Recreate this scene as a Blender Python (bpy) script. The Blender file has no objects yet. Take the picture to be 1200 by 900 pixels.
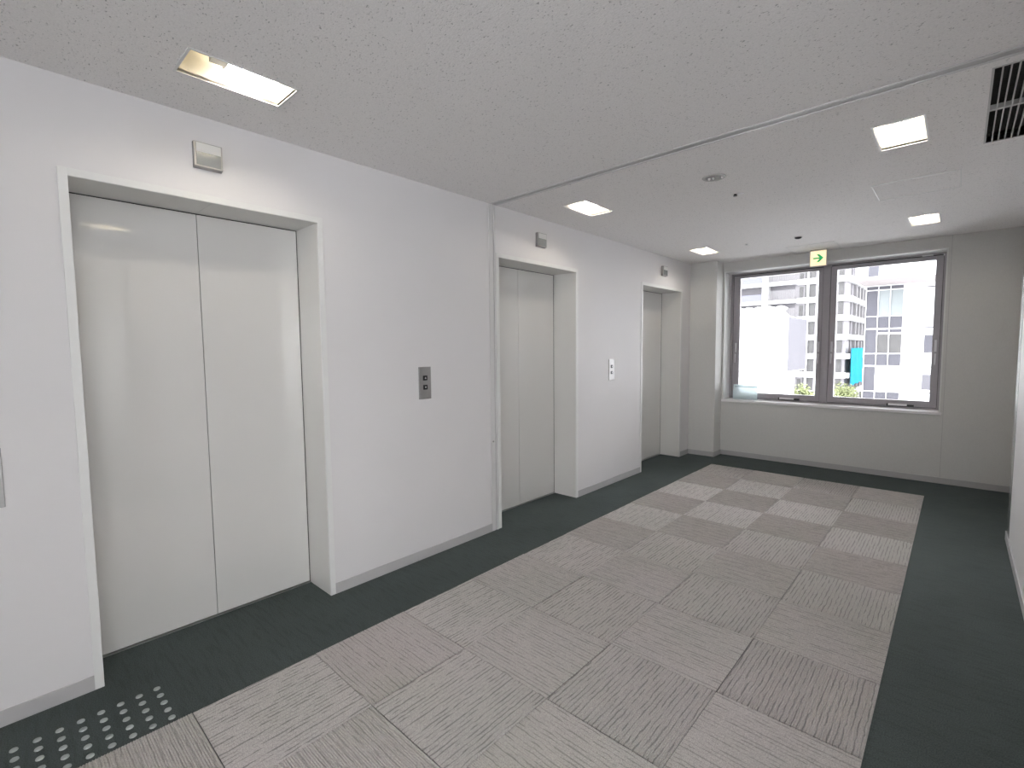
import bpy, bmesh, math, random
from mathutils import Vector, Matrix
C = bpy.context.scene
col = C.collection
rnd = random.Random(7)
PI = math.pi
# ------------------------------------------------------------------ measures
H = 2.536          # ceiling height
YF = 0.671         # window wall
YB = -9.2          # wall behind the camera
W = 2.977          # right wall
DEP = 0.262        # depth of the elevator portals
ZF = 2.146         # portal height
XS = 0.476         # dark border width
CX, CY, CZ = 2.6634, -5.9813, 1.4347

# ------------------------------------------------------------------ helpers
def box(bm, x0, x1, y0, y1, z0, z1, bev=0.0):
    r = bmesh.ops.create_cube(bm, size=1.0)
    vs = r['verts']
    bmesh.ops.scale(bm, vec=(x1-x0, y1-y0, z1-z0), verts=vs)
    bmesh.ops.translate(bm, vec=((x0+x1)/2, (y0+y1)/2, (z0+z1)/2), verts=vs)
    if bev:
        es = list({e for v in vs for e in v.link_edges})
        bmesh.ops.bevel(bm, geom=es, offset=bev, segments=2, affect='EDGES', profile=0.5)
    return vs

def cyl(bm, p, r, h, axis='Z', seg=24, r2=None):
    m = Matrix.Translation(p)
    if axis == 'X': m = m @ Matrix.Rotation(PI/2, 4, 'Y')
    if axis == 'Y': m = m @ Matrix.Rotation(PI/2, 4, 'X')
    bmesh.ops.create_cone(bm, cap_ends=True, segments=seg, radius1=r, radius2=r if r2 is None else r2, depth=h, matrix=m)

def lathe(bm, prof, c, seg=32, sz=1):
    """profile [(r,z)] turned about a vertical axis through c"""
    rings = []
    for r, z in prof:
        rings.append([bm.verts.new((c[0]+r*math.cos(2*PI*k/seg), c[1]+r*math.sin(2*PI*k/seg), c[2]+z)) for k in range(seg)])
    for a, b in zip(rings, rings[1:]):
        for k in range(seg):
            bm.faces.new((a[k], a[(k+1) % seg], b[(k+1) % seg], b[k]))
    if prof[-1][0] > 0: bm.faces.new(rings[-1])

def prism(bm, pts, axis, a, b):
    """polygon pts extruded along axis from a to b"""
    def P(p, t):
        return {'X': (t, p[0], p[1]), 'Y': (p[0], t, p[1]), 'Z': (p[0], p[1], t)}[axis]
    A = [bm.verts.new(P(p, a)) for p in pts]; B = [bm.verts.new(P(p, b)) for p in pts]
    bm.faces.new(A); bm.faces.new(B[::-1])
    n = len(pts)
    for i in range(n): bm.faces.new((A[i], B[i], B[(i+1) % n], A[(i+1) % n]))

def sheet(bm, axis, val, u0, u1, v0, v1, holes):
    """flat sheet with rectangular holes (shared vertices)"""
    us = sorted({u0, u1} | {h[i] for h in holes for i in (0, 1)})
    vs = sorted({v0, v1} | {h[i] for h in holes for i in (2, 3)})
    cache = {}
    def V(u, v):
        if (u, v) not in cache:
            cache[(u, v)] = bm.verts.new({'X': (val, u, v), 'Y': (u, val, v), 'Z': (u, v, val)}[axis])
        return cache[(u, v)]
    for a, b in zip(us, us[1:]):
        for c, d in zip(vs, vs[1:]):
            mu, mv = (a+b)/2, (c+d)/2
            if any(h[0] < mu < h[1] and h[2] < mv < h[3] for h in holes): continue
            bm.faces.new((V(a, c), V(b, c), V(b, d), V(a, d)))

def obj(name, bm, mat, parent=None, smooth=False, fix=True):
    if fix: bmesh.ops.recalc_face_normals(bm, faces=bm.faces)
    me = bpy.data.meshes.new(name); bm.to_mesh(me); bm.free()
    if mat: me.materials.append(mat)
    if smooth:
        for p in me.polygons: p.use_smooth = True
    o = bpy.data.objects.new(name, me); col.objects.link(o)
    if parent:
        o.parent = parent
        o.matrix_parent_inverse = Matrix.Translation(-parent.location)
    return o

def B(name, mat, parent, *boxes, bev=0.0):
    bm = bmesh.new()
    for b in boxes: box(bm, *b, bev=bev)
    return obj(name, bm, mat, parent)

def tag(o, label=None, cat=None, group=None, kind=None):
    if label: o['label'] = label
    if cat: o['category'] = cat
    if group: o['group'] = group
    if kind: o['kind'] = kind
    return o

def thing(name, loc, label, cat, group=None, kind=None):
    o = bpy.data.objects.new(name, None); col.objects.link(o); o.location = loc
    return tag(o, label, cat, group, kind)

def copy_tree(o, parent=None, delta=None):
    c = o.copy(); col.objects.link(c)
    if parent: c.parent = parent
    for ch in list(o.children): copy_tree(ch, c)
    return c

# ------------------------------------------------------------------ materials
def mat(name, color, rough=0.6, metal=0.0, noise=0.0, nscale=20.0, bump=0.0, bscale=200.0, coat=0.0, crough=0.08, stretch=(1, 1, 1), spec=0.5, emit=None, estr=0.0):
    m = bpy.data.materials.new(name); m.use_nodes = True
    nt = m.node_tree; N = nt.nodes; L = nt.links
    b = N['Principled BSDF']
    b.inputs['Base Color'].default_value = (*color, 1)
    b.inputs['Roughness'].default_value = rough
    b.inputs['Metallic'].default_value = metal
    b.inputs['Specular IOR Level'].default_value = spec
    b.inputs['Coat Weight'].default_value = coat
    b.inputs['Coat Roughness'].default_value = crough
    if emit:
        b.inputs['Emission Color'].default_value = (*emit, 1); b.inputs['Emission Strength'].default_value = estr
    tc = N.new('ShaderNodeTexCoord'); mp = N.new('ShaderNodeMapping'); mp.inputs['Scale'].default_value = stretch
    L.new(tc.outputs['Object'], mp.inputs['Vector'])
    n = N.new('ShaderNodeTexNoise'); n.inputs['Scale'].default_value = nscale; n.inputs['Detail'].default_value = 4
    L.new(mp.outputs[0], n.inputs['Vector'])
    rp = N.new('ShaderNodeMapRange'); rp.inputs['To Min'].default_value = 1-max(noise, .01); rp.inputs['To Max'].default_value = 1+max(noise, .01)
    rp.inputs['From Min'].default_value = .25; rp.inputs['From Max'].default_value = .75
    L.new(n.outputs['Fac'], rp.inputs['Value'])
    mx = N.new('ShaderNodeVectorMath'); mx.operation = 'SCALE'; mx.inputs[0].default_value = color
    L.new(rp.outputs[0], mx.inputs['Scale']); L.new(mx.outputs[0], b.inputs['Base Color'])
    if bump:
        n2 = N.new('ShaderNodeTexNoise'); n2.inputs['Scale'].default_value = bscale; n2.inputs['Detail'].default_value = 3
        L.new(mp.outputs[0], n2.inputs['Vector'])
        bp = N.new('ShaderNodeBump'); bp.inputs['Strength'].default_value = bump; bp.inputs['Distance'].default_value = 0.002
        L.new(n2.outputs['Fac'], bp.inputs['Height']); L.new(bp.outputs[0], b.inputs['Normal'])
    return m

M = {}
M['wall'] = mat('painted_wall', (.73, .715, .72), .55, bump=.15, bscale=350, noise=.01, nscale=3)
M['vinyl'] = mat('woven_vinyl_wall', (.66, .655, .635), .6, bump=.35, bscale=260, noise=.03, nscale=120, stretch=(1, 1, .5))
M['darkwall'] = mat('reflection_dark_finish', (.06, .06, .055), .6, noise=.05)  # for an unseen wall, darkened so the nearest door mirrors a dark zone
M['base'] = mat('vinyl_baseboard', (.47, .46, .465), .45, noise=.02, nscale=10)
M['door'] = mat('elevator_paint', (.74, .73, .71), .42, coat=1, crough=.03, noise=.01, nscale=2)
M['door'].node_tree.nodes['Principled BSDF'].inputs['Coat IOR'].default_value = 1.95
M['lining'] = mat('portal_paint', (.70, .69, .665), .4, coat=.3, crough=.15, noise=.01, nscale=2)
M['casing'] = mat('portal_casing_paint', (.765, .765, .755), .35, noise=.01)
M['dark'] = mat('dark_gap', (.01, .01, .01), .8)
M['alu'] = mat('brushed_aluminium', (.55, .55, .55), .38, metal=1, noise=.05, nscale=60, stretch=(1, 1, 12))
M['steel'] = mat('brushed_steel', (.42, .415, .41), .5, metal=1, noise=.06, nscale=50, stretch=(1, 1, 15))
M['lens'] = mat('lantern_lens', (.28, .295, .295), .18, noise=.02, coat=.8, crough=.05)
M['winframe'] = mat('anodised_window_frame', (.36, .34, .36), .4, metal=.3, noise=.03, nscale=30)
M['gasket'] = mat('black_gasket', (.02, .02, .022), .6)
M['handle'] = mat('satin_handle', (.62, .62, .64), .35, metal=.5)
M['sill'] = mat('white_sill', (.88, .86, .87), .3, noise=.01)
M['plastic'] = mat('white_plastic', (.75, .75, .74), .35)
M['black'] = mat('black_plastic', (.015, .015, .016), .3)
M['grille'] = mat('grille_paint', (.52, .51, .50), .5)
M['darkfelt'] = mat('dark_duct_felt', (.055, .055, .05), .9, noise=.25, nscale=90)
M['reflector'] = mat('ivory_reflector', (.66, .625, .54), .35, noise=.01)
M['bulb'] = mat('fluorescent_tube', (1, 1, 1), .4, emit=(1, .92, .80), estr=56)
M['rail'] = mat('shutter_rail_paint', (.66, .65, .65), .4, noise=.01)
M['track'] = mat('shutter_track_paint', (.50, .495, .495), .5, noise=.02)
M['stud'] = mat('steel_stud', (.46, .50, .50), .35, metal=1)
M['signface'] = mat('exit_sign_face', (.9, .8, .55), .4, emit=(1, .80, .50), estr=.75)
M['signgreen'] = mat('exit_sign_green', (.02, .45, .16), .4, emit=(.0, .5, .16), estr=.35)
M['card'] = mat('pale_blue_card', (.80, .90, .92), .7, noise=.02)
M['card'].node_tree.nodes['Principled BSDF'].inputs['Transmission Weight'].default_value = .55
M['cardline'] = mat('blue_grey_print', (.42, .52, .55), .4)
M['cardtext'] = mat('white_symbol', (.7, .7, .7), .4)
M['guard'] = mat('corner_guard_steel', (.62, .64, .63), .22, metal=.7)
# outdoors
M['white_panel'] = mat('white_cladding', (.78, .78, .785), .8, noise=.01, spec=.1)
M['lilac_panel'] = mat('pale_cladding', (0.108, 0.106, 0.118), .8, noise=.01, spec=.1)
M['facade'] = mat('facade_tile', (0.200, 0.194, 0.202), .8, noise=.05, nscale=3, spec=.1)
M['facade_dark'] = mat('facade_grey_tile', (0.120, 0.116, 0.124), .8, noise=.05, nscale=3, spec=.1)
M['slab'] = mat('balcony_slab', (.5, .5, .505), .8, spec=.1)
M['pane'] = mat('far_window_glass', (0.084, 0.083, 0.083), .4, noise=.15, nscale=.8, spec=.1)
M['greypane'] = mat('spandrel_glass', (0.076, 0.076, 0.088), .5, noise=.04, nscale=.6, spec=.1)
M['palepane'] = mat('pale_blind_glass', (.185, .205, .208), .5, noise=.08, nscale=.9, spec=.1)
M['railglass'] = mat('bluish_rail_glass', (0.128, 0.130, 0.160), .5, spec=.1)
M['bars'] = mat('rail_bars', (0.168, 0.164, 0.168), .7, spec=.1)
M['soffit'] = mat('pinkish_soffit', (0.320, 0.292, 0.292), .8, spec=.1)
M['blue'] = mat('blue_mesh_sheet', (.0, .19, .30), .9, noise=.12, nscale=.6, spec=.0)
M['blue'].node_tree.nodes['Principled BSDF'].inputs['Transmission Weight'].default_value = .3
M['leaf'] = mat('spring_leaf', (0.160, 0.180, 0.088), .8, noise=.3, nscale=3, spec=.1)
M['bark'] = mat('bark', (.06, .05, .04), .9, noise=.2)
M['ground'] = mat('lightened_ground', (.40, .40, .40), .9, noise=.1, nscale=1)  # unseen ground, lightened to bounce daylight up to the ceiling

def ceiling_mat():
    m = mat('rockwool_ceiling_board', (.68, .675, .67), .9)
    nt = m.node_tree; N = nt.nodes; L = nt.links; b = N['Principled BSDF']
    tc = N.new('ShaderNodeTexCoord')
    mp = N.new('ShaderNodeMapping'); mp.inputs['Scale'].default_value = (95, 150, 70); L.new(tc.outputs['Object'], mp.inputs['Vector'])
    mp.inputs['Rotation'].default_value = (0, 0, .5)
    n = N.new('ShaderNodeTexNoise'); n.inputs['Scale'].default_value = 1; n.inputs['Detail'].default_value = 1.5; n.inputs['Roughness'].default_value = .6
    n.inputs['Distortion'].default_value = .6
    L.new(mp.outputs[0], n.inputs['Vector'])
    cr = N.new('ShaderNodeValToRGB')
    cr.color_ramp.elements[0].position = .265; cr.color_ramp.elements[0].color = (.42, .41, .405, 1)
    cr.color_ramp.elements[1].position = .36; cr.color_ramp.elements[1].color = (.89, .87, .86, 1)
    L.new(n.outputs['Fac'], cr.inputs[0])
    n2 = N.new('ShaderNodeTexNoise'); n2.inputs['Scale'].default_value = 160; n2.inputs['Detail'].default_value = 3
    L.new(tc.outputs['Object'], n2.inputs['Vector'])
    mr = N.new('ShaderNodeMapRange'); mr.inputs['From Min'].default_value = .3; mr.inputs['From Max'].default_value = .7
    mr.inputs['To Min'].default_value = .95; mr.inputs['To Max'].default_value = 1.04; L.new(n2.outputs['Fac'], mr.inputs['Value'])
    vm = N.new('ShaderNodeVectorMath'); vm.operation = 'SCALE'; L.new(cr.outputs['Color'], vm.inputs[0]); L.new(mr.outputs[0], vm.inputs['Scale'])
    L.new(vm.outputs[0], b.inputs['Base Color'])
    bp = N.new('ShaderNodeBump'); bp.inputs['Strength'].default_value = .5; bp.inputs['Distance'].default_value = .003
    L.new(n.outputs['Fac'], bp.inputs['Height']); L.new(bp.outputs[0], b.inputs['Normal'])
    return m
M['ceiling'] = ceiling_mat()

def carpet_mat(name, along):
    """loop-pile tile: broken dark ribs run along the given axis ('X' or 'Y')"""
    m = mat(name, (.36, .34, .325), .95, spec=.2)
    nt = m.node_tree; N = nt.nodes; L = nt.links; b = N['Principled BSDF']
    tc = N.new('ShaderNodeTexCoord')
    # wobbling broken grooves, about 20 mm apart
    sep = N.new('ShaderNodeSeparateXYZ'); L.new(tc.outputs['Object'], sep.inputs[0])
    across = sep.outputs['Y' if along == 'X' else 'X']
    def noise(sc, det):
        mp = N.new('ShaderNodeMapping'); mp.inputs['Scale'].default_value = (sc[0], sc[1], 1) if along == 'X' else (sc[1], sc[0], 1)
        L.new(tc.outputs['Object'], mp.inputs['Vector'])
        n = N.new('ShaderNodeTexNoise'); n.inputs['Scale'].default_value = 1; n.inputs['Detail'].default_value = det
        L.new(mp.outputs[0], n.inputs['Vector']); return n.outputs['Fac']
    def math_(op, a, b, c=None):
        n = N.new('ShaderNodeMath'); n.operation = op
        for k, v in enumerate((a, b, c)):
            if v is None: continue
            if isinstance(v, (int, float)): n.inputs[k].default_value = v
            else: L.new(v, n.inputs[k])
        return n.outputs[0]
    wob = math_('MULTIPLY_ADD', noise((14, 22), 3), .016, across)
    fr = math_('FRACT', math_('MULTIPLY', wob, 52.), 0)
    tri = math_('ABSOLUTE', math_('SUBTRACT', fr, .5), 0)      # 0 at the groove
    keep = N.new('ShaderNodeMapRange'); L.new(noise((9, 60), 2), keep.inputs['Value'])
    keep.inputs['From Min'].default_value = .42; keep.inputs['From Max'].default_value = .56; keep.inputs['To Min'].default_value = .03; keep.inputs['To Max'].default_value = .16
    gr = N.new('ShaderNodeMapRange'); L.new(math_('DIVIDE', tri, keep.outputs[0]), gr.inputs['Value'])
    gr.inputs['From Min'].default_value = .4; gr.inputs['From Max'].default_value = 1.2; gr.inputs['To Min'].default_value = .70 if along == 'X' else .58; gr.inputs['To Max'].default_value = 1.03  # view-dependent shading put in the colour: crosswise grooves are fainter
    cr = N.new('ShaderNodeCombineXYZ')
    for k in range(3): L.new(gr.outputs[0], cr.inputs[k])
    # fine pile speckle
    n2 = N.new('ShaderNodeTexNoise'); n2.inputs['Scale'].default_value = 330; n2.inputs['Detail'].default_value = 2
    L.new(tc.outputs['Object'], n2.inputs['Vector'])
    mr = N.new('ShaderNodeMapRange'); mr.inputs['From Min'].default_value = .3; mr.inputs['From Max'].default_value = .7
    mr.inputs['To Min'].default_value = .72; mr.inputs['To Max'].default_value = 1.26; L.new(n2.outputs['Fac'], mr.inputs['Value'])
    # slow tint drift between pinkish and greenish grey
    n3 = N.new('ShaderNodeTexNoise'); n3.inputs['Scale'].default_value = 1.6; n3.inputs['Detail'].default_value = 2
    L.new(tc.outputs['Object'], n3.inputs['Vector'])
    c3 = N.new('ShaderNodeValToRGB'); e = c3.color_ramp.elements
    e[0].position = .38; e[0].color = (.475, .458, .437, 1); e[1].position = .62; e[1].color = (.500, .470, .460, 1)
    L.new(n3.outputs['Fac'], c3.inputs[0])
    v1 = N.new('ShaderNodeVectorMath'); v1.operation = 'MULTIPLY'; L.new(cr.outputs[0], v1.inputs[0]); L.new(c3.outputs['Color'], v1.inputs[1])
    v2 = N.new('ShaderNodeVectorMath'); v2.operation = 'SCALE'; L.new(v1.outputs[0], v2.inputs[0]); L.new(mr.outputs[0], v2.inputs['Scale'])
    L.new(v2.outputs[0], b.inputs['Base Color'])
    bp = N.new('ShaderNodeBump'); bp.inputs['Strength'].default_value = .6; bp.inputs['Distance'].default_value = .002
    L.new(n2.outputs['Fac'], bp.inputs['Height']); L.new(bp.outputs[0], b.inputs['Normal'])
    b.inputs['Sheen Weight'].default_value = .04; b.inputs['Sheen Roughness'].default_value = .4
    return m
M['tile_y'] = carpet_mat('beige_loop_carpet_lengthwise', 'Y')
M['tile_x'] = carpet_mat('beige_loop_carpet_crosswise', 'X')

def border_mat():
    m = mat('dark_green_grey_carpet', (.05, .06, .06), .95, spec=.25)
    nt = m.node_tree; N = nt.nodes; L = nt.links; b = N['Principled BSDF']
    tc = N.new('ShaderNodeTexCoord'); sx = N.new('ShaderNodeSeparateXYZ'); L.new(tc.outputs['Object'], sx.inputs[0])
    n2 = N.new('ShaderNodeTexNoise'); n2.inputs['Scale'].default_value = 230; n2.inputs['Detail'].default_value = 3
    L.new(tc.outputs['Object'], n2.inputs['Vector'])
    cr = N.new('ShaderNodeValToRGB'); e = cr.color_ramp.elements
    e[0].position = .3; e[0].color = (.034, .044, .045, 1); e[1].position = .7; e[1].color = (.088, .108, .105, 1)
    L.new(n2.outputs['Fac'], cr.inputs[0])
    n3 = N.new('ShaderNodeTexNoise'); n3.inputs['Scale'].default_value = 2.2; L.new(tc.outputs['Object'], n3.inputs['Vector'])
    mr = N.new('ShaderNodeMapRange'); mr.inputs['To Min'].default_value = .8; mr.inputs['To Max'].default_value = 1.2; L.new(n3.outputs['Fac'], mr.inputs['Value'])
    # faint ribs, as in the loop tiles
    mp = N.new('ShaderNodeMapping'); mp.inputs['Scale'].default_value = (8, 60, 1); L.new(tc.outputs['Object'], mp.inputs['Vector'])
    n4 = N.new('ShaderNodeTexNoise'); n4.inputs['Scale'].default_value = 1; n4.inputs['Detail'].default_value = 2; L.new(mp.outputs[0], n4.inputs['Vector'])
    m4 = N.new('ShaderNodeMapRange'); m4.inputs['From Min'].default_value = .35; m4.inputs['From Max'].default_value = .5
    m4.inputs['To Min'].default_value = .85; m4.inputs['To Max'].default_value = 1; L.new(n4.outputs['Fac'], m4.inputs['Value'])
    mm = N.new('ShaderNodeMath'); mm.operation = 'MULTIPLY'; L.new(mr.outputs[0], mm.inputs[0]); L.new(m4.outputs[0], mm.inputs[1])
    v = N.new('ShaderNodeVectorMath'); v.operation = 'SCALE'; L.new(cr.outputs['Color'], v.inputs[0]); L.new(mm.outputs[0], v.inputs['Scale'])
    L.new(v.outputs[0], b.inputs['Base Color'])
    bp = N.new('ShaderNodeBump'); bp.inputs['Strength'].default_value = .7; bp.inputs['Distance'].default_value = .003
    L.new(n2.outputs['Fac'], bp.inputs['Height']); L.new(bp.outputs[0], b.inputs['Normal'])
    b.inputs['Sheen Weight'].default_value = .05; b.inputs['Sheen Tint'].default_value = (.7, .8, .85, 1)
    return m
M['border'] = border_mat()

def glass_mat():
    m = bpy.data.materials.new('clear_window_glass'); m.use_nodes = True
    nt = m.node_tree; N = nt.nodes; L = nt.links
    for n in list(N): N.remove(n)
    out = N.new('ShaderNodeOutputMaterial'); tr = N.new('ShaderNodeBsdfTransparent'); gl = N.new('ShaderNodeBsdfGlossy')
    tr.inputs['Color'].default_value = (.95, .96, .955, 1); gl.inputs['Roughness'].default_value = .02
    fr = N.new('ShaderNodeFresnel'); fr.inputs['IOR'].default_value = 1.45
    mx = N.new('ShaderNodeMixShader'); L.new(fr.outputs[0], mx.inputs[0]); L.new(tr.outputs[0], mx.inputs[1]); L.new(gl.outputs[0], mx.inputs[2])
    L.new(mx.outputs[0], out.inputs['Surface'])
    return m
M['glass'] = glass_mat()

def S(o, label, cat): return tag(o, label, cat, kind='structure')

# ------------------------------------------------------------------ floor and carpet
bm = bmesh.new(); box(bm, -.30, 7.2, YB-.1, 1.0, -.12, 0)
floor = S(obj('floor', bm, M['border']), 'dark green-grey carpet floor of the elevator hall', 'floor')

def ridged_tile(bm, x0, y0, s, along, n=60, h=.0032, zb=.0035):
    """loop-pile tile: real ribs, n across the tile"""
    prev = None
    for k in range(2*n+1):
        t = k/(2*n)*s; z = zb + (h if k % 2 else 0)
        if along == 'Y': a = bm.verts.new((x0+t, y0, z)); b = bm.verts.new((x0+t, y0+s, z))
        else: a = bm.verts.new((x0, y0+t, z)); b = bm.verts.new((x0+s, y0+t, z))
        if prev: bm.faces.new((prev[0], a, b, prev[1]))
        prev = (a, b)
    # tile body
    box(bm, x0, x0+s, y0, y0+s, .0003, zb-.0002)
bY, bX = bmesh.new(), bmesh.new()
for i in range(4):
    for j in range(18):
        x0 = XS+i*.5+.0016; y0 = -(j+1)*.5+.0016; s = .4968
        if (i+j) % 2 == 0: ridged_tile(bY, x0, y0, s, 'Y')
        else: ridged_tile(bX, x0, y0, s, 'X')
def up(bm):
    bm.normal_update()
    for f in bm.faces:
        if len(f.verts) == 4 and f.calc_center_median().z > .0034 and f.normal.z < 0: f.normal_flip()
up(bY); up(bX)
obj('lengthwise_carpet_tiles', bY, M['tile_y'], floor, fix=False)
obj('crosswise_carpet_tiles', bX, M['tile_x'], floor, fix=False)

# ------------------------------------------------------------------ light positions
LX0, LX1 = .36, .56; RX0, RX1 = 2.292, 2.492
LY = [(-5.405, -5.015), (-2.875, -2.485), (-.495, -.105)]
RY = [(-5.405, -5.015), (-2.86, -2.47), (-.50, -.11)]
BY = [(-7.98, -7.59)]  # unseen row added behind the viewer for more light
lamps = [(LX0, LX1, a, b) for a, b in LY+BY] + [(RX0, RX1, a, b) for a, b in RY+BY]
SL0, SL1 = -3.318, -3.256
VENT = (2.722, 2.962, -3.178, -2.205)
# ------------------------------------------------------------------ ceiling
bm = bmesh.new()
sheet(bm, 'Z', H, -.12, W+.25, YB-.1, YF+.12, lamps + [(-.001, W+.001, SL0, SL1), VENT])
ceil = S(obj('ceiling', bm, M['ceiling']), 'grey-white speckled ceiling board over the elevator hall', 'ceiling')
bm = bmesh.new(); box(bm, W+.25, 7.2, YB-.1, -3.9, H, H+.05)
obj('side_corridor_ceiling', bm, M['ceiling'], ceil)
sm = ceil.modifiers.new('thick', 'SOLIDIFY'); sm.thickness = .03; sm.offset = 1
if ceil.data.polygons[0].normal.z < 0:
    sm.offset = -1

# ------------------------------------------------------------------ walls
EL = [(-5.709, -4.679), (-3.230, -2.1925), (-.8917, .139)]
def wall(name, axis, val, u0, u1, holes, m, outward, label, z1=H+.02, t=.10):
    bm = bmesh.new(); sheet(bm, axis, val, u0, u1, -.05, z1, holes)
    o = obj(name, bm, m, fix=False)
    n = o.data.polygons[0].normal; k = {'X': 0, 'Y': 1}[axis]
    md = o.modifiers.new('thick', 'SOLIDIFY'); md.thickness = t; md.offset = 1 if n[k]*outward > 0 else -1
    return S(o, label, 'wall')
wall('wall_left', 'X', 0, YB-.1, .44, [(a-.012, b+.012, -.2, ZF+.012) for a, b in EL], M['wall'], -1, 'white painted wall with the three elevator portals')
WX0, WX1, WZ0, WZ1 = .357, 2.543, .735, 2.416
wall('wall_far', 'Y', YF, -.1, W+.26, [(WX0, WX1, WZ0, WZ1)], M['vinyl'], 1, 'grey vinyl-covered wall holding the window', t=.34)
# right wall: near stretch, opening to the side corridor, and the set-back stretch by the window
YE = -.944
wall('wall_right', 'X', W, -4.95, YE, [], M['wall'], 1, 'white wall at the right edge of the hall', t=.23)
bm = bmesh.new()
box(bm, W+.21, W+.31, YE-.02, YF+.1, -.05, H+.02)
S(obj('wall_right_recess', bm, M['wall']), 'white set-back stretch of the right wall beside the window wall', 'wall')
# column in the far left corner
bm = bmesh.new(); box(bm, -.1, .344, .430, YF+.02, -.05, H+.01)
S(obj('wall_column', bm, M['vinyl']), 'grey square column in the corner between third elevator and window', 'wall')
bm = bmesh.new(); sheet(bm, 'Y', YB, -.1, 7.2, -.05, H+.05, [(2.6, 6.8, .3, 2.4)])
o = obj('wall_back', bm, M['wall']); md = o.modifiers.new('thick', 'SOLIDIFY'); md.thickness = .1; md.offset = 0
S(o, 'white wall behind the viewer', 'wall')
bm = bmesh.new(); box(bm, 7.0, 7.1, YB, -3.9, -.05, .7); box(bm, 7.0, 7.1, YB, -3.9, 2.3, H+.04); box(bm, 7.0, 7.1, -5.6, -3.9, .7, 2.3); box(bm, 7.0, 7.1, YB, -8.9, .7, 2.3)
S(obj('wall_corridor', bm, M['wall']), 'white walls of the side corridor outside the picture', 'wall')

bm = bmesh.new(); box(bm, W+.001, 7.1, -5.0, -4.951, -.05, H+.04)  # unseen wall, coloured dark for the reflection in the nearest door
S(obj('wall_corridor_north', bm, M['darkwall']), 'side corridor wall outside the picture, darkened for the door reflection', 'wall')

# vertical panel joint right of the window
bm = bmesh.new(); box(bm, 2.566, 2.569, YF-.0015, YF+.001, .066, H)
S(obj('trim_1', bm, M['base']), 'thin vertical wall-covering joint right of the window', 'trim')

# baseboards
def baseb(name, boxes, label):
    bm = bmesh.new()
    for b in boxes: box(bm, *b, bev=.0015)
    return S(obj(name, bm, M['base']), label, 'baseboard')
bt, bh = .008, .063
CS = .031
baseb('baseboard_left', [(0, bt, YB, EL[0][0]-CS, 0, bh), (0, bt, EL[0][1]+CS, -3.335, 0, bh), (0, bt, EL[1][1]+CS, EL[2][0]-CS, 0, bh), (0, bt, EL[2][1]+CS, .43, 0, bh)], 'grey baseboard along the elevator wall')
baseb('baseboard_column', [(0, .352, .422, .430, 0, bh), (.344, .352, .422, YF, 0, bh)], 'grey baseboard wrapping the corner column')
baseb('baseboard_far', [(.344, W+.21, YF-bt, YF, 0, bh)], 'grey baseboard under the window')
baseb('baseboard_right', [(W-bt, W, -4.95, YE, 0, bh), (W+.202, W+.21, YE, YF, 0, bh)], 'grey baseboard along the right wall')
# rounded metal corner guard on the end of the right wall
bm = bmesh.new()
pts = [(W+.2, YE+.002)]
for k in range(9):
    a = k/8*PI/2
    pts.append((W+.028-.030*math.sin(a), YE-.028+.030*math.cos(a)))
pts += [(W-.002, YE-.20), (W+.001, YE-.20), (W+.004, YE-.03), (W+.03, YE-.001), (W+.2, YE-.001)]
prism(bm, pts, 'Z', bh+.001, H-.001)
S(obj('trim_2', bm, M['guard'], smooth=False), 'glossy rounded corner guard at the end of the right wall', 'trim')

# ------------------------------------------------------------------ elevators
def elevator(n, a, b, label):
    d = thing('door_%d' % n, (0, (a+b)/2, 0), label, 'elevator door', kind='structure')
    mid = (a+b)/2
    # lining of the portal (two jambs and a head with a centre joint)
    lin = B('portal_lining', M['lining'], d, (-DEP-.05, .0, a-.012, a, 0, ZF+.012), (-DEP-.05, .0, b, b+.012, 0, ZF+.012),
            (-DEP-.05, .0, a, mid-.0008, ZF, ZF+.012), (-DEP-.05, .0, mid+.0008, b, ZF, ZF+.012))
    # narrow casing standing 6 mm proud of the wall
    c = CS
    bm = bmesh.new()
    box(bm, -.004, .007, a-c, a+.0005, 0, ZF+c, bev=.0015)
    box(bm, -.004, .007, b-.0005, b+c, 0, ZF+c, bev=.0015)
    box(bm, -.004, .007, a, b, ZF-.0005, ZF+c, bev=.0015)
    obj('casing', bm, M['casing'], d)
    for y0, y1 in ((a-.02, mid-.0016), (mid+.0016, b+.02)):
        bm = bmesh.new(); box(bm, -DEP-.03, -DEP, y0, y1, .008, ZF+.03, bev=.0012)
        obj('door_panel', bm, M['door'], d)
    B('threshold', M['alu'], d, (-DEP-.05, -DEP+.012, a, b, 0, .0035))
    B('seam_light_block', M['dark'], d, (-DEP-.2, -DEP-.045, a-.1, b+.1, -.01, ZF+.15), (-DEP-.045, -.3, a-.04, a-.02, 0, ZF+.1), (-DEP-.045, -.3, b+.02, b+.04, 0, ZF+.1))  # added dark boxes keeping sky light out of the door seams
    B('head_gap', M['dark'], d, (-DEP-.004, -DEP+.002, a+.0005, b-.0005, ZF-.004, ZF-.0002))
    for y0, y1 in ((a+.0003, a+.0035), (b-.0035, b-.0003)):
        B('side_gap', M['dark'], d, (-DEP-.004, -DEP+.002, y0, y1, .004, ZF-.004))
    return d
elevator(1, *EL[0], 'nearest off-white two-panel elevator door, under the largest lantern in view')
elevator(2, *EL[1], 'middle off-white two-panel elevator door, just past the shutter rail')
elevator(3, *EL[2], 'farthest off-white two-panel elevator door, beside the corner column')

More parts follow.
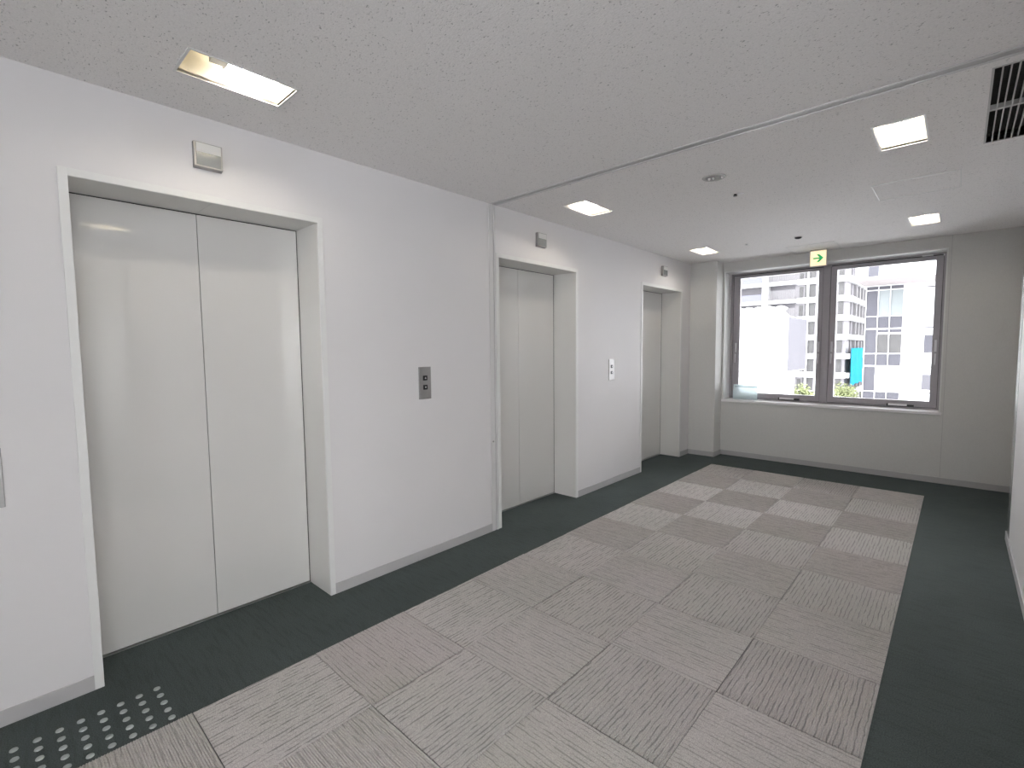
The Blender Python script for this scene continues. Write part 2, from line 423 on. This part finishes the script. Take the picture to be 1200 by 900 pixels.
# hall lanterns
def lantern(y, label):
    r = thing('hall_lantern', (0, y, 2.352), label, 'elevator lantern', 'hall lanterns above the elevator doors')
    a, z0, z1 = .059, 2.294, 2.410
    bm = bmesh.new()
    prism(bm, [(0, z0), (.026, z0+.006), (.026, z1), (0, z1)], 'Y', y-a, y+a)
    bmesh.ops.recalc_face_normals(bm, faces=bm.faces)
    obj('housing', bm, M['steel'], r)
    b2 = bmesh.new(); box(b2, .0255, .0285, y-a+.009, y+a-.007, z0+.012, z1-.005, bev=.001)
    obj('lens', b2, M['lens'], r)
    b3 = bmesh.new(); box(b3, .0283, .0298, y-a+.009, y+a-.007, z0+.07, z1-.005, bev=.0005)
    obj('upper_lens', b3, M['plastic'], r)
    return r
lantern(-5.207, 'square metal elevator lantern above the nearest elevator door')
lantern(-2.718, 'square metal elevator lantern above the middle elevator door')
lantern(-.370, 'square metal elevator lantern above the farthest elevator door')

# call button plates
def call_plate(y, label, z0=1.103, z1=1.321, buttons=True, hw=.050):
    r = thing('call_button_panel', (0, y, (z0+z1)/2), label, 'elevator button panel', 'elevator call button plates on the left wall')
    bm = bmesh.new(); box(bm, -.002, .006, y-hw, y+hw, z0, z1, bev=.0015); obj('face_plate', bm, M['steel'], r)
    if buttons:
        for z, up_ in ((1.246, True), (1.183, False)):
            bm = bmesh.new(); box(bm, .005, .011, y-.0175, y+.0175, z-.0165, z+.0165, bev=.003)
            bt_ = obj('button', bm, M['black'], r)
            bm = bmesh.new(); s = 1 if up_ else -1
            prism(bm, [(y-.007, z-.005*s), (y+.007, z-.005*s), (y, z+.007*s)], 'X', .0108, .0118)
            obj('arrow', bm, M['cardtext'], bt_)
    return r
call_plate(-3.962, 'steel two-button call panel between the nearest and middle elevators')
call_plate(-1.556, 'steel two-button call panel between the middle and farthest elevators')
r = thing('control_plate', (0, -6.015, .965), 'grey metal plate cut by the left edge of the picture', 'wall plate')
bm = bmesh.new(); box(bm, -.002, .006, -6.075, -5.956, .852, 1.08, bev=.0015); obj('face_plate', bm, M['steel'], r)

# ------------------------------------------------------------------ fire shutter track
bm = bmesh.new()
for y0, y1 in ((SL0-.004, SL0+.010), (SL1-.010, SL1+.004)): box(bm, 0, W, y0, y1, H-.004, H+.002)
box(bm, 0, W, SL0+.001, SL0+.004, H, H+.06); box(bm, 0, W, SL1-.004, SL1-.001, H, H+.06); box(bm, -.02, W+.02, SL0-.002, SL1+.002, H+.03, H+.035)
tk = S(obj('trim_3', bm, M['rail']), 'fire shutter slot running across the ceiling', 'trim')
B('shutter_bottom_bar', M['track'], tk, (0, W, SL0+.0105, SL1-.0105, H-.0005, H+.02))
bm = bmesh.new()
box(bm, -.002, .005, -3.334, -3.292, 0, H); box(bm, -.002, .010, -3.284, -3.268, 0, H-.001, bev=.001)
tr = S(obj('trim_4', bm, M['rail']), 'vertical fire shutter guide rail beside the middle elevator', 'trim')
B('rail_groove', M['track'], tr, (-.001, .0015, -3.292, -3.284, 0, H-.001), (-.001, .002, -3.268, -3.2611, 0, H-.001))
bm = bmesh.new(); cyl(bm, (.006, -3.314, .715), .007, .006, 'X', 16)
obj('key_cylinder', bm, M['steel'], tr)

# ------------------------------------------------------------------ window
YW = YF+.235   # face of the window frame
win = thing('window_1', ((WX0+WX1)/2, YW, WZ0), 'wide two-casement grey metal window in the far wall', 'window', kind='structure')
# painted reveal and casing
bm = bmesh.new()
box(bm, WX0-.001, WX0+.012, YF-.008, YW, WZ0, WZ1); box(bm, WX1-.012, WX1+.001, YF-.008, YW, WZ0, WZ1)
box(bm, WX0, WX1, YF-.008, YW, WZ1-.012, WZ1+.001)
obj('reveal_lining', bm, M['casing'], win)
bm = bmesh.new(); box(bm, WX0-.008, WX1+.012, YF-.018, YW+.02, WZ0-.022, WZ0+.008, bev=.003)
obj('window_sill', bm, M['sill'], win)
FX0, FX1, FZ0, FZ1 = .370, 2.531, .745, 2.404
MX0, MX1 = 1.428, 1.503
bm = bmesh.new()
for b_ in ((FX0, FX0+.028, FZ0, FZ1), (FX1-.022, FX1, FZ0, FZ1), (FX0, FX1, FZ0, FZ0+.012), (FX0, FX1, FZ1-.016, FZ1), (MX0, MX1, FZ0, FZ1)):
    box(bm, b_[0], b_[1], YW-.01, YW+.07, b_[2], b_[3], bev=.002)
obj('window_frame', bm, M['winframe'], win)
B('outer_seal', M['gasket'], win, (FX0-.02, FX0, YW+.03, YW+.06, .7, 2.45), (FX1, FX1+.02, YW+.03, YW+.06, .7, 2.45), (FX0-.02, FX1+.02, YW+.03, YW+.06, FZ1, 2.45), (FX0-.02, FX1+.02, YW+.03, YW+.06, .68, FZ0))
def sash(x0, x1, gx0, gx1, gz0, gz1, hinge):
    z0, z1 = FZ0+.016, FZ1-.026
    bm = bmesh.new()
    for b_ in ((x0, gx0, z0, z1), (gx1, x1, z0, z1), (gx0, gx1, z0, gz0), (gx0, gx1, gz1, z1)):
        box(bm, b_[0], b_[1], YW, YW+.045, b_[2], b_[3], bev=.0015)
    s = obj('sash', bm, M['winframe'], win)
    B('gasket', M['gasket'], s, (x0-.004, x0, YW+.005, YW+.02, z0, z1), (x1, x1+.004, YW+.005, YW+.02, z0, z1), (x0, x1, YW+.005, YW+.02, z1, z1+.010), (x0, x1, YW+.005, YW+.02, z0-.004, z0))
    B('window_pane', M['glass'], s, (gx0-.005, gx1+.005, YW+.022, YW+.028, gz0-.005, gz1+.005))
    for hx in ((x0+gx0)/2, (gx1+x1)/2):
        # cam handle: backplate above, grip hanging below
        bm = bmesh.new(); box(bm, hx-.010, hx+.010, YW-.014, YW+.001, 1.36, 1.49, bev=.003)
        h = obj('handle_plate', bm, M['handle'], s)
        bm = bmesh.new(); box(bm, hx-.008, hx+.008, YW-.032, YW-.010, 1.335, 1.365, bev=.003); obj('handle_hub', bm, M['winframe'], h)
        bm = bmesh.new()
        prism(bm, [(hx-.007, 1.345), (hx+.009, 1.345), (hx+(.004 if hinge > 0 else .004), 1.225), (hx-.006, 1.225)], 'Y', YW-.034, YW-.020)
        obj('handle_grip', bm, M['handle'], h)
    # sliding stay on the bottom rail
    ax = x0+.59
    bm = bmesh.new(); box(bm, ax, ax+.165, YW-.03, YW+.001, z0+.006, z0+.026, bev=.002)
    st = obj('stay', bm, M['sill'], s)
    B('stay_bracket', M['black'], st, (ax-.012, ax, YW-.032, YW, z0-.002, z0+.028), (ax+.165, ax+.225, YW-.028, YW, z0+.002, z0+.022), (ax, ax+.165, YW-.028, YW-.001, z0-.002, z0+.005))
    return s
sash(.402, 1.424, .482, 1.378, .828, 2.343, 1)
sash(1.507, 2.505, 1.566, 2.446, .828, 2.335, -1)
# small closer at the top right corner
bm = bmesh.new(); box(bm, 2.33, 2.42, YW-.02, YW+.0, 2.382, 2.396, bev=.002); obj('top_latch', bm, M['handle'], win)

# unseen window added behind the viewer to let daylight in
w2 = thing('added_window_2', (4.7, YB, .3), 'added wide window in the wall behind the viewer', 'window', kind='structure')
B('window_frame', M['winframe'], w2, (2.55, 2.65, YB-.06, YB+.06, .25, 2.45), (6.75, 6.85, YB-.06, YB+.06, .25, 2.45), (2.55, 6.85, YB-.06, YB+.06, .25, .34), (2.55, 6.85, YB-.06, YB+.06, 2.36, 2.45), (4.67, 4.73, YB-.05, YB+.05, .3, 2.4))
B('window_pane', M['glass'], w2, (2.6, 6.8, YB-.01, YB-.004, .3, 2.4))
w3 = thing('added_window_3', (7.0, -7.25, .7), 'added plain window at the end of the side corridor', 'window', kind='structure')  # unseen window added to throw daylight on the left wall
B('window_frame', M['winframe'], w3, (6.98, 7.08, -8.95, -8.85, .65, 2.35), (6.98, 7.08, -5.65, -5.55, .65, 2.35), (6.98, 7.08, -8.95, -5.55, .65, .74), (6.98, 7.08, -8.95, -5.55, 2.27, 2.35), (6.98, 7.08, -7.29, -7.21, .7, 2.3))
B('window_pane', M['glass'], w3, (7.03, 7.036, -8.9, -5.6, .7, 2.3))

# ------------------------------------------------------------------ ceiling lights
def light_fixture():
    """recessed rectangular downlight around the origin, opening at z=0"""
    r = bpy.data.objects.new('ceiling_light', None); col.objects.link(r)
    a, l = .0985, .1935
    bm = bmesh.new()
    for b_ in ((-a-.008, -a, -l-.010, l+.010), (a, a+.008, -l-.010, l+.010), (-a, a, -l-.010, -l), (-a, a, l, l+.010)):
        box(bm, b_[0], b_[1], b_[2], b_[3], -.0025, .012)
    obj('trim_frame', bm, M['plastic'], r)
    # vaulted reflector: flat cheeks, curved crown along y
    bm = bmesh.new(); n = 20; h = .125
    prof = []
    for k in range(n+1):
        t = -1+2*k/n
        prof.append((t*l, .010+h*(1-abs(t)**2.6)**.6))
    L0 = [bm.verts.new((-a, y, z)) for y, z in prof]; R0 = [bm.verts.new((a, y, z)) for y, z in prof]
    for k in range(n): bm.faces.new((L0[k], L0[k+1], R0[k+1], R0[k]))
    bl = [bm.verts.new((-a, y, 0)) for y in (-l, l)]; br = [bm.verts.new((a, y, 0)) for y in (-l, l)]
    bm.faces.new([bl[0]]+L0+[bl[1]]); bm.faces.new([br[1]]+R0[::-1]+[br[0]])
    bm.faces.new((bl[0], br[0], R0[0], L0[0])); bm.faces.new((bl[1], L0[-1], R0[-1], br[1]))
    o = obj('reflector', bm, M['reflector'], r)
    md = o.modifiers.new('thick', 'SOLIDIFY'); md.thickness = .004; md.offset = 1
    # twin-tube compact fluorescent lamp, lying along y
    for s in (-1, 1):
        bm = bmesh.new(); cyl(bm, (s*.017, .065, .066), .0115, .20, 'Y', 16)
        obj('lamp_tube', bm, M['bulb'], r, smooth=True)
    B('holder_and_added_baffle', M['plastic'], r, (-.035, .035, -.095, -.036, .048, .084), (-.060, .060, -.040, -.034, .052, .105))  # holder, plus a partition added to shade one end of the reflector
    return r
proto = light_fixture()
names = {(LX0, 0): 'recessed ceiling light in front of the nearest elevator', (LX0, 1): 'recessed ceiling light in front of the middle elevator',
         (LX0, 2): 'recessed ceiling light in front of the farthest elevator', (LX0, 3): 'added recessed ceiling light on the elevator side behind the viewer',
         (RX0, 0): 'recessed ceiling light overhead, reflected in the nearest elevator door', (RX0, 1): 'larger recessed ceiling light at right, next to the air grille',
         (RX0, 2): 'small recessed ceiling light at right, nearest the window', (RX0, 3): 'added recessed ceiling light on the right side behind the viewer'}
i = 0
for X0, X1, ys in ((LX0, LX1, LY+BY), (RX0, RX1, RY+BY)):
    for k, (a, b) in enumerate(ys):
        o = proto if i == 0 else copy_tree(proto)
        o.location = ((X0+X1)/2, (a+b)/2, H)
        tag(o, names[(X0, k)], 'ceiling light', 'recessed rectangular ceiling lights'); i += 1

# ------------------------------------------------------------------ air grille
g = thing('air_vent', (2.84, -2.69, H), 'large white slatted air grille in the ceiling at the right edge', 'air vent')
x0, x1, y0, y1 = VENT
bm = bmesh.new()
for b_ in ((x0-.008, x0, y0-.008, y1+.008), (x1, x1+.008, y0-.008, y1+.008), (x0, x1, y0-.008, y0), (x0, x1, y1, y1+.008)):
    box(bm, b_[0], b_[1], b_[2], b_[3], H-.003, H+.02)
box(bm, x0, x1, -2.708, -2.688, H-.002, H+.02)
obj('frame', bm, M['grille'], g)
B('duct', M['darkfelt'], g, (x0-.008, x1+.008, y0-.008, y1+.008, H+.045, H+.06), (x0-.008, x0, y0, y1, H+.02, H+.05), (x1, x1+.008, y0, y1, H+.02, H+.05), (x0, x1, y0-.008, y0, H+.02, H+.05), (x0, x1, y1, y1+.008, H+.02, H+.05))
for ya, yb in ((y0, -2.708), (-2.688, y1)):
    for k in range(1, 10):
        xx = x0+k*.0245
        bm = bmesh.new(); box(bm, xx-.0022, xx+.0022, ya, yb, H-.001, H+.018)
        obj('slat', bm, M['grille'], g)

# ------------------------------------------------------------------ hatches and ceiling devices
def hatch(x0, x1, y0, y1, label):
    r = thing('ceiling_hatch', ((x0+x1)/2, (y0+y1)/2, H), label, 'ceiling hatch', 'ceiling access hatches')
    bm = bmesh.new(); t = .005
    for b_ in ((x0, x0+t, y0, y1), (x1-t, x1, y0, y1), (x0+t, x1-t, y0, y0+t), (x0+t, x1-t, y1-t, y1)):
        box(bm, b_[0], b_[1], b_[2], b_[3], H-.003, H+.001)
    obj('frame', bm, M['plastic'], r)
    B('panel', M['ceiling'], r, (x0+t+.002, x1-t-.002, y0+t+.002, y1-t-.002, H-.0012, H+.001))
hatch(2.166, 2.628, -1.755, -1.295, 'square flush ceiling hatch between the two right-hand lights')
hatch(1.19, 1.65, .14, .60, 'square flush ceiling hatch just in front of the window')

r = thing('emergency_light', (1.442, -2.695, H), 'round recessed emergency downlight in the middle of the ceiling', 'emergency light')
bm = bmesh.new(); lathe(bm, [(.050, -.001), (.053, -.004), (.070, -.003), (.073, 0)], (1.442, -2.695, H)); obj('rim', bm, M['grille'], r, smooth=True)
bm = bmesh.new(); lathe(bm, [(.051, -.002), (.040, -.0014), (.0, -.0010)], (1.442, -2.695, H)); obj('bowl', bm, M['steel'], r, smooth=True)
for dx, dy in ((-.028, -.004), (-.002, .0), (.048, .012)):
    bm = bmesh.new(); bmesh.ops.create_uvsphere(bm, u_segments=16, v_segments=10, radius=.009, matrix=Matrix.Translation((1.442+dx, -2.695+dy, H-.005))); obj('bright_spot', bm, M['sill'], r, smooth=True)  # white balls put in for the bright spots on the glossy bowl
r = thing('sprinkler_head', (1.444, -2.228, H), 'small recessed sprinkler head beyond the round emergency light', 'sprinkler')
bm = bmesh.new(); lathe(bm, [(.0, -.005), (.018, -.005), (.022, -.003), (.026, 0)], (1.458, -2.222, H)); obj('escutcheon', bm, M['sill'], r, smooth=True)
bm = bmesh.new(); cyl(bm, (1.425, -2.232, H-.006), .011, .012, 'Z', 12); cyl(bm, (1.425, -2.232, H-.012), .014, .003, 'Z', 16); obj('deflector', bm, M['black'], r)
r = thing('smoke_detector', (1.422, -.352, H), 'dark-bodied ceiling sensor in front of the exit sign', 'sensor')
bm = bmesh.new(); lathe(bm, [(.034, -.006), (.038, -.004), (.038, 0)], (1.422, -.352, H)); obj('base', bm, M['plastic'], r, smooth=True)
bm = bmesh.new(); lathe(bm, [(.022, -.018), (.030, -.015), (.032, -.005)], (1.422, -.352, H)); obj('sensor_cage', bm, M['black'], r, smooth=True)
r = thing('ceiling_pilot', (.936, -.361, H), 'tiny white button-like ceiling pilot near the farthest light', 'sensor')
bm = bmesh.new(); lathe(bm, [(.0, -.012), (.010, -.011), (.014, -.004), (.017, 0)], (.936, -.361, H), seg=16); obj('cap', bm, M['plastic'], r, smooth=True)

# ------------------------------------------------------------------ exit sign
sy = .53
ex = thing('exit_sign', (1.425, sy, 2.44), 'small lit cream sign with a green arrow pointing right above the window', 'exit sign')
B('housing', M['grille'], ex, (1.356, 1.516, sy, sy+.045, 2.350, H), bev=.002)
B('sign_face', M['signface'], ex, (1.358, 1.514, sy-.003, sy+.002, 2.352, 2.518), bev=.0008)
bm = bmesh.new()
cx, cz = 1.437, 2.436
pts = [(-.050, -.008), (.012, -.008), (-.018, -.044), (.009, -.044), (.052, 0), (.009, .044), (-.018, .044), (.012, .008), (-.050, .008)]
prism(bm, [(cx+p[0], cz+p[1]) for p in pts], 'Y', sy-.0045, sy-.0028)
obj('arrow', bm, M['signgreen'], ex)

# card on the sill
cdx0, cdx1 = .448, .748; cy_ = YF+.135
r = thing('notice_card', ((cdx0+cdx1)/2, cy_, WZ0+.008), 'pale blue plastic card propped on the window sill at left', 'card')
bm = bmesh.new(); prism(bm, [(cy_, .7432), (cy_+.003, .7432), (cy_+.024, .938), (cy_+.021, .938)], 'X', cdx0, cdx1); obj('card_panel', bm, M['card'], r)
bm = bmesh.new(); prism(bm, [(cy_+.0165, .903), (cy_+.018, .903), (cy_+.0195, .913), (cy_+.018, .913)], 'X', cdx0+.02, cdx1-.006); obj('printed_line', bm, M['cardline'], r)
bm = bmesh.new(); prism(bm, [(cy_+.003, .7432), (cy_+.06, .7432), (cy_+.06, .7455), (cy_+.005, .7455)], 'X', cdx0, cdx1); obj('foot', bm, M['card'], r)

# ------------------------------------------------------------------ tactile studs
r = thing('tactile_paving', (.318, -5.75, 0), 'block of raised steel warning studs on dark carpet before the nearest elevator', 'tactile paving')
first = None
for j in range(14):
    for k in range(5):
        x, y = .197+k*.0605, -5.561-j*.0612
        if first is None:
            bm = bmesh.new(); lathe(bm, [(.0125, .0), (.0115, .0035), (.007, .005), (.0, .005)], (0, 0, 0), seg=16)
            first = obj('stud', bm, M['stud'], None, smooth=True); o = first
        else:
            o = first.copy(); col.objects.link(o)
        o.parent = r; o.matrix_parent_inverse = Matrix.Translation(-r.location); o.location = (x, y, 0)

# ------------------------------------------------------------------ outdoors
def P(sx, t): return CX+sx*t
def Z(sz, t): return CZ+sz*t
def Y(t): return CY+t
bm = bmesh.new(); box(bm, -120, 120, 1.2, 160, -11.3, -11)
S(obj('ground', bm, M['ground']), 'street far below the window', 'ground')

# white windowless building in front (left pane)
t = 30.
wb = thing('white_building', (-9, Y(t), -11), 'plain white windowless block filling the lower left window pane', 'building')
xr = P(-.2323, t); zt = Z(.0561, t); zb = Z(-.0475, t)
bm = bmesh.new(); box(bm, -16, xr, Y(t), Y(34.4), zb, zt)
obj('upper_volume', bm, M['white_panel'], wb)
bm = bmesh.new()
pts = [(-16, zt-.02), (-16, Z(.074, t))]
x = -16
while x < P(-.252, t):
    for k in range(1, 7): pts.append((x+k/6*.55, Z(.0715, t)+.12*math.sin(k/6*PI)))
    x += .55
pts += [(P(-.243, t), Z(.066, t)), (P(-.236, t), Z(.0585, t)), (xr, zt-.02)]
prism(bm, pts, 'Y', Y(t), Y(t+.5)); obj('parapet', bm, M['white_panel'], wb)
bm = bmesh.new(); box(bm, xr-.02, xr+.012, Y(t)+.05, Y(34.35), zb+.05, zt-.05); obj('side_cladding', bm, M['lilac_panel'], wb)
bm = bmesh.new(); box(bm, -16, P(-.2195, 33), Y(30.6), Y(33), -11, zb+.1); obj('lower_volume', bm, M['white_panel'], wb)

# apartment block
T = 85.; Yf = Y(T)
ap = thing('apartment_building', (-20, Yf, -11), 'tall pale apartment block with stacked balconies behind the white block', 'building')
Xc = P(-.1447, T)
B('wall', M['facade'], ap, (-48, Xc, Yf, Y(104), -11, 20))
pitch = .033*T
zs0 = Z(.0816, T)   # centre of a reference slab
for k in range(-5, 5):
    zc = zs0+k*pitch
    B('floor_slab', M['slab'], ap, (-48, P(-.2185, T), Yf-1.3, Yf, zc-.30, zc+.22), (P(-.2185, T), Xc+.25, Yf-.35, Yf, zc-.42, zc+.42), (Xc, Xc+.6, Yf-.02, Y(104), zc-.38, zc+.32))
    # left bays: bluish rail glass, darker recess
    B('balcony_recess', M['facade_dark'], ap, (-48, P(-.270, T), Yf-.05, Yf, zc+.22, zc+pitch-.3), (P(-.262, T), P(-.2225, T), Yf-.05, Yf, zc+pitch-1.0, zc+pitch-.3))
    B('balcony_glass', M['railglass'], ap, (-48, P(-.272, T), Yf-1.25, Yf-1.2, zc+.22, zc+1.3))
    B('balcony_wall', M['slab'], ap, (P(-.2735, T), P(-.2635, T), Yf-1.4, Yf, zc-1.4, zc+pitch-1.4))
    bm = bmesh.new()
    x = P(-.262, T)
    while x < P(-.221, T):
        box(bm, x, x+.10, Yf-1.2, Yf-1.12, zc+.22, zc+1.75); x += .24
    obj('balcony_bars', bm, M['bars'], ap)
    for a_, b_, c_, d_ in ((-.2155, -.2095, .5, 2.1), (-.1995, -.1915, .47, 2.35), (-.1562, -.1490, .47, 2.35), (-.207, -.204, .3, 2.6)):
        B('window', M['pane'], ap, (P(a_, T), P(b_, T), Yf-.1, Yf, zc+c_, zc+d_))
    B('pier', M['slab'], ap, (P(-.1885, T), P(-.1845, T), Yf-.4, Yf, zc-.3, zc+pitch-.3), (P(-.2033, T), P(-.2003, T), Yf-.4, Yf, zc-.3, zc+pitch-.3))
    # flank: dark balconies with bars
    B('flank_balcony', M['facade_dark'], ap, (Xc, Xc+.12, Y(88.5), Y(101.5), zc+.45, zc+pitch-.42))
    for yy in (90.5, 93.8, 97., 100.): B('flank_fin', M['bars'], ap, (Xc+.1, Xc+.5, Y(yy), Y(yy+.5), zc+.45, zc+2.3))
B('corner_pipe', M['slab'], ap, (Xc+.3, Xc+1.0, Y(101.6), Y(103.4), -11, Z(.1, 102)))
# blue mesh sheet on the flank
bm = bmesh.new()
ys = [Y(85.6+11.4*k/10) for k in range(11)]
A_ = [bm.verts.new((Xc+.70+.05*math.sin(k*1.9), y, CZ-.33+.05*math.sin(k*2.3))) for k, y in enumerate(ys)]
B_ = [bm.verts.new((Xc+.70+.06*math.sin(k*1.3+1), y, CZ-5.8+.12*math.sin(k*1.7))) for k, y in enumerate(ys)]
for k in range(10): bm.faces.new((A_[k], A_[k+1], B_[k+1], B_[k]))
o = obj('mesh_sheet', bm, M['blue']); md = o.modifiers.new('thick', 'SOLIDIFY'); md.thickness = .04
tag(o, 'bright blue mesh sheet hung on the flank of the apartment block', 'sheet')

# office building (right pane)
t = 60.; Yo = Y(t)
of = thing('office_building', (4, Yo, -11), 'white office block with a grid of grey panes in the right window pane', 'building')
X0 = P(-.1178, t)
B('wall', M['white_panel'], of, (X0, 30, Yo, Yo+14, -11, Z(.0985, t)))
ty = 54.3
B('upper_volume', M['white_panel'], of, (P(-.134, ty), 30, Y(ty), Yo+14, Z(.0985, t)+.05, 24))
B('soffit', M['soffit'], of, (P(-.134, ty), 30, Y(ty)+.01, Yo+.3, Z(.0985, t)-.02, Z(.0985, t)+.05))
B('upper_window', M['greypane'], of, (P(-.1159, ty), P(-.102, ty), Y(ty)-.04, Y(ty), Z(.1135, ty), Z(.135, ty)))
cols = [(-.1165, -.1018), (-.1003, -.0862), (-.0846, -.0692)]
rows = [(.0968, .0916, 'ggg'), (.0898, .0488, 'gpp'), (.0472, .0288, 'ggg'), (.0262, .0214, '.gg'), (.0186, -.0122, '.ww'), (.0262, -.0122, 'g..'), (-.0140, -.0322, 'ggg'), (-.0350, -.0745, 'g..'), (-.0765, -.10, 'ggg')]
for hi, lo, code in rows:
    for c, (a, b) in zip(code, cols):
        if c == '.': continue
        o = B('window', {'g': M['greypane'], 'p': M['palepane'], 'w': M['pane']}[c], of, (P(a, t), P(b, t), Yo-.05, Yo, Z(lo, t), Z(hi, t)))
B('mullion_grid', M['slab'], of, *([(P(x-.0006, t), P(x+.0006, t), Yo-.14, Yo, Z(-.1, t), Z(.0975, t)) for x in (-.1173, -.101, -.0854)] + [(X0, P(-.0685, t), Yo-.14, Yo, Z(z-.0005, t), Z(z+.0005, t)) for z in (.0907, .048, .0275, -.0131, -.0336, -.0755)]))
for zz, hgt in ((.0905, .0018), (.0278, .0018), (-.034, .0016), (-.0435, .0010), (-.0745, .0014)):
    B('ledge', M['facade_dark'], of, (P(-.0418, t), P(-.02, t), Yo-.10, Yo, Z(zz-hgt/2, t), Z(zz+hgt/2, t)))
B('window', M['greypane'], of, (P(-.0412, t), P(-.0215, t), Yo-.05, Yo, Z(-.0118, t), Z(.0158, t)))
B('lower_cladding', M['lilac_panel'], of, (P(-.0418, t), P(-.02, t), Yo-.04, Yo, Z(-.070, t), Z(-.046, t)))

# trees
def tree(x, y, ztop, rx, rz, label):
    r = thing('leafy_tree', (x, y, -11), label, 'tree', 'street trees below the window')
    bm = bmesh.new(); zc = ztop-rz
    cyl(bm, (x, y, (-11+zc)/2), .22, zc+11, 'Z', 10, r2=.12)
    for k in range(5):
        a = k*1.3; 
        m = Matrix.Translation((x+.5*math.cos(a), y+.5*math.sin(a), zc-.2)) @ Matrix.Rotation(.6, 4, Vector((-math.sin(a), math.cos(a), 0)))
        bmesh.ops.create_cone(bm, cap_ends=True, segments=6, radius1=.07, radius2=.02, depth=2.0, matrix=m)
    obj('trunk', bm, M['bark'], r)
    bm = bmesh.new()
    clumps = []
    for k in range(34):
        v = Vector((rnd.gauss(0, 1), rnd.gauss(0, 1), rnd.gauss(0, 1))).normalized()*(rnd.random()**.4)
        clumps.append((Vector((x+v.x*rx*.8, y+v.y*rx*.8, zc+v.z*rz*.8)), rnd.uniform(.45, .8)))
    for c, rr in clumps:
        for q in range(90):
            d = Vector((rnd.gauss(0, 1), rnd.gauss(0, 1), rnd.gauss(0, 1))).normalized()
            p = c+d*rr*rnd.uniform(.7, 1.05)
            u = d.orthogonal().normalized(); u.rotate(Matrix.Rotation(rnd.random()*6.28, 3, d)); w = d.cross(u)
            u += d*rnd.uniform(-.4, .4); s = rnd.uniform(.07, .13)
            bm.faces.new([bm.verts.new(p+u*s), bm.verts.new(p+w*s*.6), bm.verts.new(p-u*s), bm.verts.new(p-w*s*.6)])
    obj('foliage', bm, M['leaf'], r, fix=False)
tree(P(-.205, 45), Y(45), Z(-.063, 45), 1.5, 1.7, 'light green leafy tree showing in the left window pane')
tree(P(-.145, 54), Y(54), Z(-.062, 54), 1.7, 1.9, 'light green leafy tree showing in the right window pane')

# ------------------------------------------------------------------ sky
w = bpy.data.worlds.new('overcast'); C.world = w; w.use_nodes = True
nt = w.node_tree; bg = nt.nodes['Background']
tc = nt.nodes.new('ShaderNodeTexCoord'); n = nt.nodes.new('ShaderNodeTexNoise'); n.inputs['Scale'].default_value = 1.5
nt.links.new(tc.outputs['Generated'], n.inputs['Vector'])
cr = nt.nodes.new('ShaderNodeValToRGB'); cr.color_ramp.elements[0].position = .3; cr.color_ramp.elements[0].color = (.945, .94, 1, 1)
cr.color_ramp.elements[1].position = .7; cr.color_ramp.elements[1].color = (.98, .97, 1, 1)
nt.links.new(n.outputs['Fac'], cr.inputs[0]); nt.links.new(cr.outputs[0], bg.inputs['Color'])
bg.inputs['Strength'].default_value = 9.5

# ------------------------------------------------------------------ camera
yaw, pitch_, roll, f = .7437394, -.0715348, -.0096126, 569.104
fw = Vector((-math.sin(yaw)*math.cos(pitch_), math.cos(yaw)*math.cos(pitch_), math.sin(pitch_)))
rt = Vector((math.cos(yaw), math.sin(yaw), 0)); upv = rt.cross(fw)
r2 = math.cos(roll)*rt+math.sin(roll)*upv; u2 = -math.sin(roll)*rt+math.cos(roll)*upv
cam = bpy.data.cameras.new('camera'); co = bpy.data.objects.new('camera', cam); col.objects.link(co)
m = Matrix((r2, u2, -fw)).transposed().to_4x4(); m.translation = (CX, CY, CZ)
co.matrix_world = m
cam.sensor_fit = 'HORIZONTAL'; cam.sensor_width = 36; cam.lens = f/1200*36; cam.clip_start = .05; cam.clip_end = 400
C.camera = co
C.view_settings.view_transform = 'Standard'; C.view_settings.look = 'None'
C.view_settings.exposure = .25; C.view_settings.gamma = 1; C.view_settings.use_curve_mapping = False
